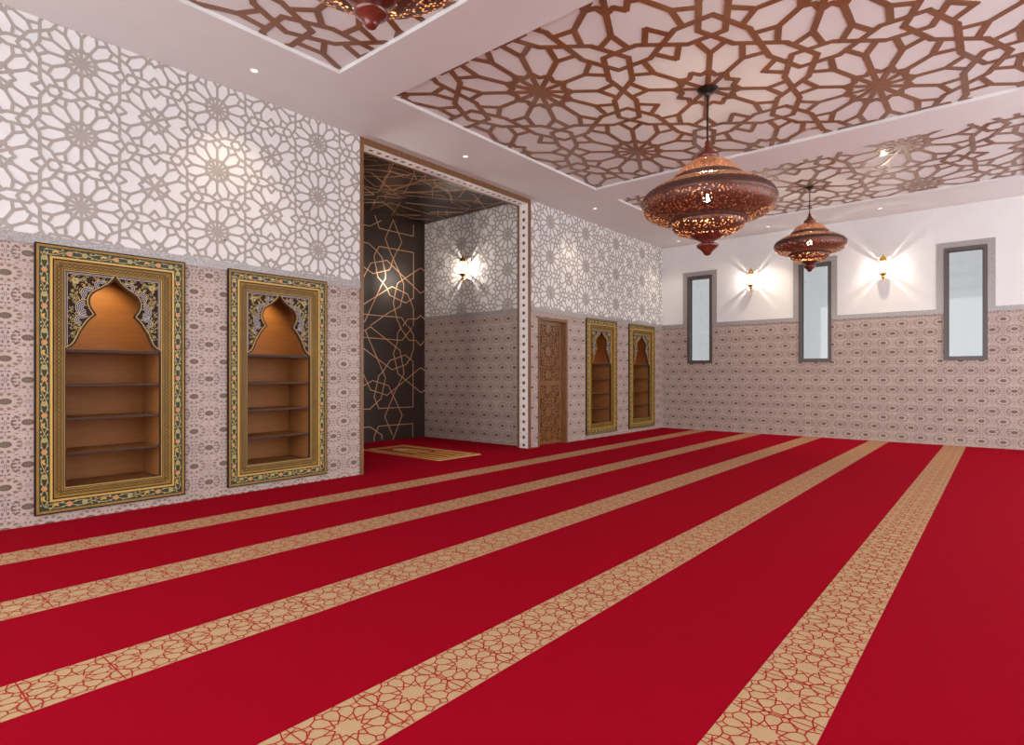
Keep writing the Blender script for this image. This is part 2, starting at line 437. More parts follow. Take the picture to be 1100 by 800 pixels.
# ================================================================== WALL LATTICES
def wall_lattice(fn, clip, origin, label, firstB=False):
    b = MB(fn); strapwork(b, clip, origin, 0.640, 0.6025, 0.0225, 0, 0.004, 'strap', firstB=firstB)
    return tag(b.build('wall_lattice'), label, 'wall lattice', 'star lattices on the upper walls')
wall_lattice(map_left, (YN, OY0, B1, H), (1.457, 3.205), 'grey star lattice on the wall above the two nearest arched shelf niches')
wall_lattice(map_left, (OY1, WY - 0.015, B1, H), (1.457, 3.205), 'grey star lattice on the wall above the carved door and far niches')
wall_lattice(map_alc, (AX, WX - 0.16, B1, 4.16), (-6.49, 3.0), 'grey star lattice inside the alcove behind the lit wall lantern')

# ceiling lattices
CEN = [1.59, 5.83, 9.84]
lab = ['brown wooden star lattice in the ceiling recess nearest the viewer, cut by picture top',
       'large brown wooden star lattice in the middle ceiling recess above the biggest lantern',
       'narrow brown wooden star lattice in the ceiling recess nearest the windows']
for i, (k, cy) in enumerate(zip(COF, CEN)):
    b = MB(map_ceil(H + CD))
    sy = 2.08 if i == 1 else 1.98
    strapwork(b, (k[0] + 0.012, k[1] - 0.012, k[2] + 0.012, k[3] - 0.012), (CXC - 1.34, cy + sy / 2), 1.547, sy, 0.055, 0.0, 0.005, 'cwood', jit=0.003)
    tag(b.build('ceiling_lattice'), lab[i], 'ceiling lattice', 'star lattices in the ceiling recesses')

# ================================================================== PORTAL SURROUND
po = bpy.data.objects.new('trim_5', None); COL.objects.link(po); po.location = (WX, 5.9, 0); struct(po)
def local(o, par):     # keep world position when parented
    for v in o.data.vertices: v.co.x -= par.location.x; v.co.y -= par.location.y; v.co.z -= par.location.z
    o.parent = par; return o
RD = 0.19
c = MB(map_left)
c.rect(OY0, OY0 + 0.045, 0, H, -RD, 0.015, 'casing'); c.rect(OY1 - 0.07, OY1, 0, H, -RD, 0.004, 'casing')
c.rect(OY0 + 0.045, OY1 - 0.07, 3.985, H, -RD, 0.012, 'casing')
local(c.build('casing'), po)
def lining(nm, fn, u0, u1, v0, v1):
    b = MB(fn); b.rect(u0, u1, v0, v1, 0, 0.006, 'white')
    # pierced lozenges, brown wood shows through
    cu = (u0 + u1) / 2 + 0.006; k = 0; v = v0 + 0.05
    while v < v1 - 0.03:
        hh = 0.034 if k % 3 else 0.028
        b.flat([(cu - 0.028, v - hh * .5), (cu, v - hh), (cu + 0.028, v - hh * .5), (cu + 0.028, v + hh * .5), (cu, v + hh), (cu - 0.028, v + hh * .5)], 0.0075, 'casing')
        if k % 3 == 1:
            for s in (-1, 1): b.flat(ell(cu + s * 0.056, v + 0.064 + 0.0, 0.008, 0.012, 4), 0.0075, 'casing')
        b.flat([(u0 + 0.020, v - .022), (u0 + 0.025, v - .022), (u0 + 0.025, v + .022), (u0 + 0.020, v + .022)], 0.0075, 'casing')
        k += 1; v += 0.127
    local(b.build(nm), po)
jy = OY1 - 0.07
lining('pierced_lining', lambda u, v, w: (u, jy - w, v), WX - RD + 0.012, WX - 0.005, 0.0, 3.985)
lining('pierced_lining', lambda u, v, w: (u, OY0 + 0.045 + w, v), WX - RD + 0.012, WX - 0.005, 0.0, 3.985)
lining('pierced_lining', lambda u, v, w: (u, v, 3.985 - w), WX - RD + 0.012, WX - 0.005, OY0 + 0.045, jy)
b = MB()
b.box(WX - RD - 0.03, WX - RD + 0.012, jy - 0.012, AY1, 0, 4.15, 'casing'); b.box(WX - RD - 0.03, WX - RD + 0.012, AY0, OY0 + 0.057, 0, 4.15, 'casing')
b.box(WX - RD - 0.03, WX - RD + 0.012, OY0 + 0.057, jy - 0.012, 3.973, 4.15, 'casing')
local(b.build('inner_bead'), po)

# ================================================================== ALCOVE PANELS WITH BRONZE INLAY
CAMH = 1.2; F = 630.0; PX, PY = 550.0, 402.4; YAW = math.atan((1076.4 - PX) / F)
def ray(px, py):
    t = (px - PX) / F; u = (PY - py) / F
    return (-sin(YAW) + t * cos(YAW), cos(YAW) + t * sin(YAW), u)
def on_back(px, py): r = ray(px, py); k = (AX + 0.006) / r[0]; return (k * r[1], CAMH + k * r[2])
def on_top(px, py): r = ray(px, py); k = (4.125 - CAMH) / r[2]; return (k * r[0], k * r[1])
TA = ["120,10 150,100 395,158 395,75", "35,75 85,85 165,45", "250,40 193,175 220,250 290,410 325,500 325,560 300,660 210,710 90,795",
      "250,40 312,200 245,330 235,375 220,400 105,425 35,375", "35,200 75,210 130,260 170,310 195,430 195,460 175,490 45,770",
      "130,262 150,230 395,275 395,600 340,635 225,580 205,530 175,490 140,450 112,300 130,262", "30,465 90,350 205,330 275,400 445,565 478,548",
      "478,410 445,385 310,475 280,495 265,560 250,640 280,760 300,800", "30,650 240,518 350,570 375,620 395,680 395,800", "30,715 310,740 345,795",
      "478,755 445,725 420,750 355,750 320,800"]
TB = ["45,30 80,5", "45,30 125,215 180,345 150,480 75,550 30,550", "80,5 275,160 300,290 300,320 240,440 175,600 225,720", "30,75 290,95 355,10",
      "30,145 225,290 315,255 345,215 365,155 365,60 330,0", "270,0 335,95 380,95 412,130 435,100", "285,10 258,50 258,110 232,180 262,315 310,355 415,440 438,425",
      "438,295 412,275 190,458 80,422 30,310", "30,398 95,360 200,395 240,480 290,590 230,750",
      "165,300 135,330 105,470 135,545 362,535 362,235 310,192 210,228 165,300", "105,760 105,730 135,662 360,645 360,735", "30,672 80,668 155,720 158,750"]
TC = ["45,190 290,178 350,165", "290,178 270,225 325,250 400,290 600,330 730,315", "45,240 120,255 340,440 835,410 1100,395", "45,285 330,290 490,262 500,285 405,455 840,497 1100,515",
      "255,270 180,430 45,430", "45,370 250,430 620,315 730,315", "45,385 140,450 45,455", "45,490 155,500 105,615 45,605", "45,525 225,520 365,630 500,670 680,680",
      "105,590 290,525 500,590 640,625 840,635", "375,525 300,640", "430,525 840,570 1000,590", "105,615 240,655 350,635 560,640", "290,200 400,230 490,265",
      "690,310 690,355 760,390 820,430 840,500", "600,340 840,350 1000,340", "720,590 720,640 800,680", "800,590 800,650", "650,610 950,610"]
TD = ["550,395 640,310", "500,300 540,310 690,500", "70,200 160,235 240,290 275,330 275,400 390,460 520,490 690,455 880,400", "540,410 780,425 860,400", "390,400 500,450 430,525 200,530"]
def parse(L, ox, oy, s, fn):
    return [[fn(ox + float(a) / s, oy + float(b) / s) for a, b in (t.split(',') for t in l.split())] for l in L]
bp = thing('alcove_wall_panel', 'dark walnut panel with bronze star inlay covering the alcove back wall', 'wall panel', (AX, 5.9, 0))
b = MB(map_alcback); b.rect(AY0, AY1, 0, 4.12, -0.03, 0, 'panel'); local(b.build('backing_board'), bp)
lines = parse(TA, 385, 230, 6.667, on_back) + parse(TB, 385, 350, 6.154, on_back)
b = MB(map_alcback); ym = 5.9
for l in lines:
    for mirror in (0, 1):
        q = [((2 * ym - u) if mirror else u, v) for u, v in l]
        b.line(q, 0.014, 0, 0.006, 'bronze', clip=(AY0, AY1 - 0.002, 0.0, 4.12), ext=0.3, jit=0.001)
for l in lines:      # carry lines across the hidden middle
    for e in (l[0], l[-1]):
        if e[0] < 6.30: b.line([e, (2 * ym - e[0], e[1])], 0.014, 0, 0.006, 'bronze', ext=0.3, jit=0.001)
local(b.build('bronze_inlay'), bp)
cp = thing('alcove_ceiling_panel', 'dark walnut ceiling panel with bronze star inlay over the alcove', 'ceiling panel', (-7.3, 5.9, 4.12))
b = MB(); b.box(AX, WX - RD - 0.03, AY0, AY1, 4.12, 4.16, 'panel'); local(b.build('backing_board'), cp)
b = MB(map_ceil(4.12))
lines = parse(TC, 385, 155, 8.42, on_top) + parse(TD, 460, 180, 11.0, on_top)
for l in lines:
    for mirror in (0, 1):
        q = [(u, (2 * ym - v) if mirror else v) for u, v in l]
        b.line(q, 0.009, 0, 0.004, 'bronze', clip=(AX + .002, WX - RD - 0.035, AY0 + .002, AY1 - 0.002), ext=0.3, jit=0.001)
local(b.build('bronze_inlay'), cp)

# ================================================================== SHELF NICHES
ARC = [(.363, 1.412), (.32, 1.436), (.293, 1.465), (.272, 1.512), (.255, 1.560), (.228, 1.605), (.205, 1.645), (.175, 1.683), (.148, 1.708), (.158, 1.733), (.177, 1.762), (.190, 1.800), (.191, 1.835), (.182, 1.867), (.165, 1.893), (.140, 1.915), (.105, 1.937), (.070, 1.962), (.040, 1.990), (.018, 2.018), (0, 2.045)]
def make_niche(y0, y1, label):
    W = y1 - y0; X0 = y0
    t = thing('shelf_niche', label, 'shelf niche', (WX, y0, NZ0), 'arched shelf niches')
    fn = map_left
    def fin(mb, name, par=t):
        o = mb.build(name); 
        for v in o.data.vertices: v.co.x -= WX; v.co.y -= y0; v.co.z -= NZ0
        o.parent = par; return o
    s = W / 1.12
    U = lambda d: y0 + d * s
    # outer moulding
    b = MB(fn)
    b.ring(U(0), U(1.12), NZ0, NZ1, 0.011, 0, 0.024, 'maroon'); b.ring(U(0.011), U(1.109), NZ0 + .011, NZ1 - .011, 0.017, 0, 0.028, 'gold')
    fin(b, 'outer_moulding')
    # floral border
    f0, f1 = 0.028, 0.098
    b = MB(fn); b.ring(U(f0), U(1.12 - f0), NZ0 + f0, NZ1 - f0, (f1 - f0), 0, 0.018, 'green')
    fh = (f1 - f0) / 2; mid = f0 + fh
    def run(p0, p1, nper, phase):
        L = hypot(p1[0] - p0[0], p1[1] - p0[1]); du, dv = (p1[0] - p0[0]) / L, (p1[1] - p0[1]) / L
        T = lambda a, c: (p0[0] + a * du - c * dv, p0[1] + a * dv + c * du)
        per = L / nper; w = 0.0195
        for sg in (1, -1):
            pts = [T(a * per / 10.0, sg * 0.021 * sin(2 * pi * (a / 10.0) * 1.0 + phase)) for a in range(int(nper * 10) + 1)]
            b.line(pts, 0.0058, None, w, 'olive')
        for n in range(nper):
            o = n * per
            def blob(a, c, r, m, k=6, lay=1, asp=1):
                b.flat([T(o + a + asp * r * cos(2 * pi * i / k), c + r * sin(2 * pi * i / k)) for i in range(k)], w + 0.0006 * lay, m)
            A = per
            for q in range(5):
                an = 2 * pi * q / 5; blob(A * 0.5 + 0.0095 * cos(an), 0.0095 * sin(an), 0.0075, 'orange', 6, 2)
            blob(A * 0.5, 0, 0.006, 'goldb', 6, 3)
            blob(A * 0.5, 0, 0.021, 'olive', 10, 1)
            b.flat([T(o + A * 0.22 - .022, -0.012), T(o + A * 0.22, 0.0), T(o + A * .22 + .022, -.012 + .006), T(o + A * .22 + .02, .014), T(o + A * .22, .020), T(o + A * .22 - .02, .006)], w + 0.0008, 'goldb')
            for q in range(8):
                an = 2 * pi * q / 8; blob(A * 0.82 + 0.015 * cos(an), 0.015 * sin(an), 0.0068, 'olive', 6, 2)
            blob(A * 0.82, 0, 0.012, 'olive', 8, 1); blob(A * 0.82, 0, 0.005, 'gold', 6, 3)
            for (a, c, rr) in ((.05, .022, .006), (.12, -.022, .006), (.36, .022, .007), (.38, -.018, .006), (.64, .020, .007), (.66, -.022, .006), (.95, .02, .006), (.97, -.02, .006)):
                blob(A * a, c, rr, 'olive', 5, 1, 1.6)
    a0, a1 = U(mid), U(1.12 - mid); z0, z1 = NZ0 + mid, NZ1 - mid
    run((a0, z0), (a0, z1), 7, 0); run((a1, z0), (a1, z1), 7, 0.5); run((a0, z0), (a1, z0), 3, 0); run((a0, z1), (a1, z1), 3, 0.7)
    fin(b, 'floral_border')
    # inner mouldings
    b = MB(fn); r = f1
    for wd, m, d in ((0.016, 'goldb', .030), (0.011, 'maroon', .022), (0.006, 'gold', .026)):
        b.ring(U(r), U(1.12 - r), NZ0 + r, NZ1 - r, wd, 0, d, m); r += wd
    fin(b, 'gilt_moulding')
    # woven gold border
    g0 = r; g1 = 0.188
    b = MB(fn); b.ring(U(g0), U(1.12 - g0), NZ0 + g0, NZ1 - g0, g1 - g0, 0, 0.014, 'gold')
    gm = (g0 + g1) / 2
    def weave(p0, p1):
        L = hypot(p1[0] - p0[0], p1[1] - p0[1]); du, dv = (p1[0] - p0[0]) / L, (p1[1] - p0[1]) / L
        T = lambda a, c: (p0[0] + a * du - c * dv, p0[1] + a * dv + c * du)
        n = max(2, round(L / 0.036)); st = L / n
        for k in range(n):
            for sg in (1, -1):
                b.line([T(k * st, sg * 0.019), T((k + 1) * st, -sg * 0.019)], 0.0042, None, 0.0146, 'maroon', ext=0)
                b.line([T(k * st, sg * 0.006), T((k + .5) * st, sg * 0.021), T((k + 1) * st, sg * 0.006)], 0.0034, None, 0.0149, 'maroon', ext=0)
            b.flat([T((k + .5) * st - .004, 0), T((k + .5) * st, .004), T((k + .5) * st + .004, 0), T((k + .5) * st, -.004)], 0.0152, 'maroon')
    ua, ub = U(gm), U(1.12 - gm); za, zb = NZ0 + gm, NZ1 - gm
    for p, q in (((ua, za), (ua, zb)), ((ub, za), (ub, zb)), ((ua, za), (ub, za)), ((ua, zb), (ub, zb))): weave(p, q)
    fin(b, 'woven_border')
    # inner rim
    i0, i1 = U(g1), U(1.12 - g1); zb0, zb1 = NZ0 + g1, NZ1 - g1
    b = MB(fn); b.ring(i0, i1, zb0, zb1, 0.005, -0.01, 0.016, 'maroon'); b.ring(i0 + .005, i1 - .005, zb0 + .005, zb1 - .005, 0.006, -0.02, 0.012, 'goldb')
    b.ring(i0 + .011, i1 - .011, zb0 + .011, 1.41, 0.008, -0.03, 0.006, 'shelf')
    fin(b, 'inner_rim')
    # spandrel plates with the ogee arch cut out
    ic = (i0 + i1) / 2; hu = (i1 - i0) / 2 - 0.011; zt = zb1 - 0.011
    k = hu / 0.363
    b = MB(fn)
    arcR = [(x * k if x > 0.3 else x * (1 + (k - 1) * x / .363), z) for x, z in ARC]
    zarc = 2.045; zs = (zt - 0.008) / 1.0
    for sg in (1, -1):
        for (xa, va), (xb, vb) in zip(arcR, arcR[1:]):
            b.prism([(ic + sg * hu, va), (ic + sg * hu, vb), (ic + sg * xb, vb), (ic + sg * xa, va)][::sg], -0.022, -0.006, 'maroon')
        b.rect(min(ic, ic + sg * hu), max(ic, ic + sg * hu), 2.045, zt, -0.022, -0.006, 'maroon')
        pts = [(ic + sg * x, z) for x, z in arcR]
        b.line(pts, 0.013, -0.024, 0.002, 'shelf')
        off = []
        for j, (x, z) in enumerate(arcR):
            x0, z0_ = arcR[max(0, j - 1)]; x1, z1_ = arcR[min(len(arcR) - 1, j + 1)]
            dx, dz = x1 - x0, z1_ - z0_; l = hypot(dx, dz) or 1
            off.append((min(hu, x + dz / l * 0.0115), z - dx / l * 0.0115))
        b.line([(ic + sg * max(x, 0), z) for x, z in off], 0.006, -0.01, 0.003, 'goldb')
        for q, dd in enumerate((0.010, 0.020)):
            b.line([(ic + sg * (hu - dd), 1.43), (ic + sg * (hu - dd), zt - dd), (ic, zt - dd)], 0.0035, None, -0.004, 'grey')
        # silver concentric arcs hugging the arch
        def inside(x, z):
            if not (0.0 < x < hu - 0.024 and 1.43 < z < zt - 0.024): return False
            for (xa, va), (xb, vb) in zip(arcR, arcR[1:]):
                if va <= z <= vb or vb <= z <= va:
                    tt = (z - va) / (vb - va) if vb != va else 0
                    return x > xa + tt * (xb - xa) + 0.022
            return z > 2.05
        for (cx_, cz_, r0, nr) in ((0.215, 1.765, 0.020, 5), (0.190, 1.885, 0.020, 4), (0.105, 1.965, 0.020, 3), (0.245, 1.660, 0.018, 3)):
            for q in range(nr):
                rr = r0 + q * 0.0125
                arc = [(cx_ + rr * cos(radians(a)), cz_ + rr * sin(radians(a))) for a in range(-95, 150, 14)]
                for p1_, p2_ in zip(arc, arc[1:]):
                    if inside(*p1_) and inside(*p2_): b.line([(ic + sg * p1_[0], p1_[1]), (ic + sg * p2_[0], p2_[1])], 0.0045, None, -0.0035, 'grey', ext=0.1)
        # gold scroll work in the corners
        rnd = random.Random(5)
        for q in range(330):
            x = rnd.uniform(0.03, hu); z = rnd.uniform(1.44, zt)
            if not inside(x, z): continue
            if any(hypot(x - a_, z - b_) < c_ for a_, b_, c_ in ((0.215, 1.765, .072), (0.19, 1.885, .058), (.105, 1.965, .045), (.245, 1.66, .042))): continue
            a0_ = rnd.uniform(0, 360); dr = rnd.choice((1, -1)); R0 = rnd.uniform(0.009, 0.017)
            sp = [(x + R0 * (1 - a / 420) * cos(radians(a0_ + dr * a)), z + R0 * (1 - a / 420) * sin(radians(a0_ + dr * a))) for a in range(0, 340, 40)]
            for p1_, p2_ in zip(sp, sp[1:]):
                if inside(*p1_) and inside(*p2_): b.line([(ic + sg * p1_[0], p1_[1]), (ic + sg * p2_[0], p2_[1])], 0.0046, None, -0.003, 'olive' if q % 3 else 'goldb', ext=0.1)
        fc = (hu - 0.075, zt - 0.075)
        for q in range(6): b.flat(ell(ic + sg * (fc[0] + 0.018 * cos(q * pi / 3)), fc[1] + 0.018 * sin(q * pi / 3), 0.013, 0.010, 8), -0.002 + q * .0003, 'olive')
    fin(b, 'arch_spandrel')
    # carcass
    dp = -0.47
    b = MB(fn)
    b.rect(i0, i1, zb0, zb1, dp - 0.02, dp, 'wood')
    b.rect(i0 - 0.02, i0 + .004, zb0, zb1, dp, -0.024, 'wood'); b.rect(i1 - .004, i1 + 0.02, zb0, zb1, dp, -0.024, 'wood')
    b.rect(i0, i1, zb0 - 0.02, zb0 + .004, dp, -0.024, 'wood'); b.rect(i0, i1, zb1 - .004, zb1 + 0.02, dp, -0.024, 'wood')
    fin(b, 'carcass')
    for z in (1.402, 1.118, 0.838, 0.550):
        b = MB(fn); b.rect(i0 + .005, i1 - .005, z - 0.012, z, dp + .001, -0.028, 'wood'); b.rect(i0 + .005, i1 - .005, z - 0.014, z + .001, -0.0279, -0.016, 'shelf'); fin(b, 'shelf')
    b = MB(); b.lathe([(0.0, -0.004), (0.026, -0.004), (0.026, 0.0)], 'ledn', 20, (WX - 0.13, ic, zb1 - 0.006)); b.lathe([(0.026, -0.006), (0.034, -0.006), (0.034, 0.0)], 'brass', 20, (WX - 0.13, ic, zb1 - 0.006))
    fin(b, 'spotlight')
    ld = bpy.data.lights.new('niche_spot', 'SPOT'); ld.energy = NICHE_E; ld.color = (1, 0.80, 0.42); ld.spot_size = radians(95); ld.spot_blend = 0.7; ld.shadow_soft_size = 0.03
    lo = bpy.data.objects.new('niche_spot', ld); COL.objects.link(lo); lo.location = (WX - 0.13, ic, zb1 - 0.03); lo.rotation_euler = (0, radians(46), 0)
    return t
NICHE_E = 12.0
make_niche(*NICHES[0], 'largest gilt arched shelf niche, the one nearest the viewer')
make_niche(*NICHES[1], 'gilt arched shelf niche between the largest niche and the dark alcove')
make_niche(*NICHES[2], 'gilt arched shelf niche just beyond the carved wooden door')
make_niche(*NICHES[3], 'gilt arched shelf niche closest to the corner with the windowed wall')

# ================================================================== DOOR
d0, d1, _, dz = DOOR
b = MB(map_left)
b.rect(d0 + .001, d0 + 0.045, 0, dz - .001, -0.155, 0.010, 'casing'); b.rect(d1 - 0.045, d1 - .001, 0, dz - .001, -0.155, 0.010, 'casing'); b.rect(d0 + 0.045, d1 - 0.045, dz - 0.045, dz - .001, -0.155, 0.010, 'casing')
b.rect(d1 - 0.055, d1 - 0.045, 0, dz - .045, -0.12, 0.004, 'door')
door = struct(b.build('door_1'))
b = MB(map_left); l0, l1, lt = d0 + 0.046, d1 - 0.056, dz - 0.05
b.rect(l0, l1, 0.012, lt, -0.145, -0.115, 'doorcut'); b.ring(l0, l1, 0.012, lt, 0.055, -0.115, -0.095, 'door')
b.rect(l0, l1, 1.02, 1.10, -0.115, -0.096, 'door')
strapwork(b, (l0 + .055, l1 - .055, 0.067, 1.02), ((l0 + l1) / 2, 0.55), 0.36, 0.40, 0.022, -0.115, -0.099, 'door')
strapwork(b, (l0 + .055, l1 - .055, 1.10, lt - .055), ((l0 + l1) / 2, 1.60), 0.36, 0.40, 0.022, -0.115, -0.099, 'door')
lf = b.build('door_leaf', door)
h = MB(); h.lathe([(0, -.02), (.011, -.02), (.011, .02), (0, .02)], 'brass', 10, (WX - 0.075, l0 + 0.03, 1.06))
h.box(WX - 0.096, WX - 0.066, l0 + 0.022, l0 + 0.038, 1.052, 1.068, 'brass'); h.box(WX - 0.075, WX - 0.062, l0 + 0.022, l0 + 0.12, 1.053, 1.067, 'brass')
h.build('door_handle', lf)

# ================================================================== PRAYER RUG
rt = MB(map_floor)
rx0, rx1, ry0, ry1 = -7.80, -6.03, 5.60, 6.47
rt.rect(rx0, rx1, ry0, ry1, 0.0005, 0.010, 'rugy')
rt.ring(rx0 + .05, rx1 - .05, ry0 + .05, ry1 - .05, 0.025, 0.010, 0.0112, 'rugr')
rt.rect(rx0 + .14, rx1 - .14, ry0 + .14, ry1 - .14, 0.010, 0.0112, 'rugr')
rt.ring(rx0 + .09, rx1 - .09, ry0 + .09, ry1 - .09, 0.018, 0.010, 0.0114, 'rugc')
cy = (ry0 + ry1) / 2
rt.flat([(rx0 + .26, cy), (rx0 + .44, cy - .15), (rx0 + .62, cy - .17), (rx0 + 1.0, cy - .17), (rx0 + 1.0, cy + .17), (rx0 + .62, cy + .17), (rx0 + .44, cy + .15)], 0.0120, 'rugy')
rt.flat([(rx0 + .36, cy), (rx0 + .48, cy - .09), (rx0 + .60, cy), (rx0 + .48, cy + .09)], 0.0126, 'rugc')
for q in range(3): rt.rect(rx0 + 1.06, rx1 - .16, ry0 + .19 + q * .18, ry0 + .29 + q * .18, 0.0112, 0.0122, 'rugy')
for q in range(5): rt.flat(ell(rx0 + .70 + .06 * q, cy + (.06 if q % 2 else -.06), .03, .03, 6), 0.0128, 'rugr')
rug = tag(rt.build('prayer_rug'), 'ochre and russet patterned prayer rug lying on the red alcove carpet', 'rug')
for (a, c) in ((rx0, -1), (rx1, 1)):
    ru = MB(map_floor); ru.rect(min(a, a + c * .006), max(a, a + c * .006), ry0 + .008, ry1 - .008, 0.001, 0.006, 'rugc')
    for q in range(40):
        v = ry0 + .012 + q * (ry1 - ry0 - .024) / 39
        ru.line([(a, v), (a + c * .03, v + .002)], 0.006, 0.001, 0.005, 'rugc', ext=0)
    ru.build('fringe', rug)

# ================================================================== DOWNLIGHTS
dl_lab = ['on the ceiling strip above the nearest niches', 'above the portal of the dark alcove', 'above the carved door', 'in the ceiling corner beside the farthest niche', 'in front of the windowed wall, right of the smaller hanging lantern', 'in front of the windowed wall, hidden behind the big lantern']
spots = [(-5.40, 2.68), (-5.40, 5.51), (-5.38, 8.665), (-5.32, 11.93), (-1.617, 11.81), (-3.47, 11.87)]
first = None
for i, (x, y) in enumerate(spots):
    if first is None:
        t = thing('ceiling_downlight', '', 'ceiling light', (x, y, H), 'recessed ceiling downlights')
        b = MB(); b.lathe([(0.030, -0.002), (0.043, -0.005), (0.046, 0.0)], 'lampwhite', 24); b.build('rim', t, smooth=40)
        b = MB(); b.lathe([(0.0, -0.0015), (0.030, -0.0015)], 'ledw', 24); b.build('lens', t)
        first = t
    else: t = copy_tree(first); t.location = (x, y, H)
    t['label'] = 'small round recessed downlight ' + dl_lab[i]
    if i == 5: t['label'] = 'small round recessed downlight in front of the first windows'
    ld = bpy.data.lights.new('downlight_spot', 'SPOT'); ld.energy = 30 if i < 4 else 110; ld.color = (1, 0.86, 0.62); ld.spot_size = radians(82); ld.spot_blend = 0.85; ld.shadow_soft_size = 0.03
    lo = bpy.data.objects.new('downlight_spot', ld); COL.objects.link(lo); lo.location = (x, y, H - 0.02)
    if x < -5: lo.rotation_euler = (0, radians(14), 0)   # eyeball fittings turned to the wall

# ================================================================== HANGING LANTERNS
def make_lantern(loc, s, label):
    """loc: ceiling point; profile measured downwards from it at scale 1"""
    t = thing('hanging_lantern', label, 'lantern', loc, 'hanging pierced copper lanterns')
    Z = lambda z: z - 4.10
    def sc(p): return [(r * s, Z(z) * s) for r, z in p]
    b = MB(); b.lathe(sc([(0, 4.115), (0.098, 4.11), (0.106, 4.09), (0.085, 4.065), (0.03, 4.045), (0.022, 4.02), (0, 4.02)]), 'iron', 32); b.build('ceiling_canopy', t, smooth=50)
    b = MB(); b.lathe(sc([(0.010, 4.03), (0.010, 3.55)]), 'iron', 12)
    for k in (3.93, 3.70): b.lathe(sc([(0.010, k + .012), (0.017, k), (0.010, k - .012)]), 'iron', 12)
    b.build('suspension_rod', t, smooth=50)
    b = MB(); b.lathe(sc([(0.0, 3.575), (0.018, 3.57), (0.028, 3.545), (0.024, 3.525), (0.036, 3.51), (0.052, 3.48), (0.080, 3.445), (0.104, 3.425), (0.112, 3.405), (0.106, 3.382), (0.085, 3.372)]), 'mahog', 40); b.build('crown_cap', t, smooth=50)
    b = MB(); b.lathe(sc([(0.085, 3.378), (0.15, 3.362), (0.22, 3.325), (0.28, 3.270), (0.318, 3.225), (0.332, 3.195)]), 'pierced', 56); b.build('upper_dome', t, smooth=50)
    b = MB(); b.lathe(sc([(0.330, 3.200), (0.346, 3.192), (0.350, 3.170), (0.345, 3.145), (0.352, 3.134), (0.345, 3.124)]), 'cband', 56); b.build('upper_band', t, smooth=50)
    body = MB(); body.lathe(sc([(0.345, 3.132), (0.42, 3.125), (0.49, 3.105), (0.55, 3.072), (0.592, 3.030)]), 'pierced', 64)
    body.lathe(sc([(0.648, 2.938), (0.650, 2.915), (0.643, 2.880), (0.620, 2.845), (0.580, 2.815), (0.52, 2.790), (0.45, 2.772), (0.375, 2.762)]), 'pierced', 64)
    body.build('lantern_body', t, smooth=50)
    n = 112
    b = MB(); b.lathe(sc([(0.590, 3.032), (0.602, 3.032), (0.624, 3.006), (0.642, 2.975), (0.650, 2.945), (0.645, 2.936)]), 'cband', n, scal=lambda i, r, z: 1.0 + (0.016 if i % 2 else 0)); b.build('ribbed_collar', t, smooth=60)
    b = MB(); b.lathe(sc([(0.372, 2.775), (0.385, 2.765), (0.388, 2.745), (0.372, 2.728), (0.362, 2.730)]), 'cband', 56); b.build('lower_band', t, smooth=50)
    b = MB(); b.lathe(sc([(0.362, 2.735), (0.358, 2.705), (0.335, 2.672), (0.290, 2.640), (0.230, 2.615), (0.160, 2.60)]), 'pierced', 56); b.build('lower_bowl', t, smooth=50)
    b = MB(); b.lathe(sc([(0.165, 2.607), (0.160, 2.596), (0.135, 2.585), (0.095, 2.563), (0.066, 2.548), (0.056, 2.535), (0.060, 2.528), (0.095, 2.522), (0.107, 2.512), (0.108, 2.500), (0.096, 2.488), (0.075, 2.472), (0.052, 2.450), (0.040, 2.430), (0.034, 2.418), (0.018, 2.409), (0, 2.407)]), 'mahog', 40); b.build('finial', t, smooth=60)
    b = MB(); b.lathe(sc([(0, 3.03), (0.03, 3.02), (0.045, 2.985), (0.035, 2.95), (0, 2.94)]), 'bulb', 20); b.lathe(sc([(0.02, 3.08), (0.02, 3.025)]), 'brass', 12); b.build('bulb', t, smooth=50)
    ld = bpy.data.lights.new('lantern_light', 'POINT'); ld.energy = LANT_E * s * s; ld.color = (1, 0.78, 0.50); ld.shadow_soft_size = 0.07 * s
    lo = bpy.data.objects.new('lantern_light', ld); COL.objects.link(lo); lo.location = (loc[0], loc[1], loc[2] + Z(3.06) * s)
    return t
LANT_E = 60
make_lantern((-2.29, 5.83, 4.10), 1.0, 'largest hanging pierced copper lantern, in the middle of the picture')
make_lantern((-2.28, 9.90, 4.10), 0.775, 'smaller pierced copper lantern hanging in front of the middle window')
make_lantern((-2.29, 1.70, 4.10), 0.748, 'pierced copper lantern mostly cut off by the top of the picture')

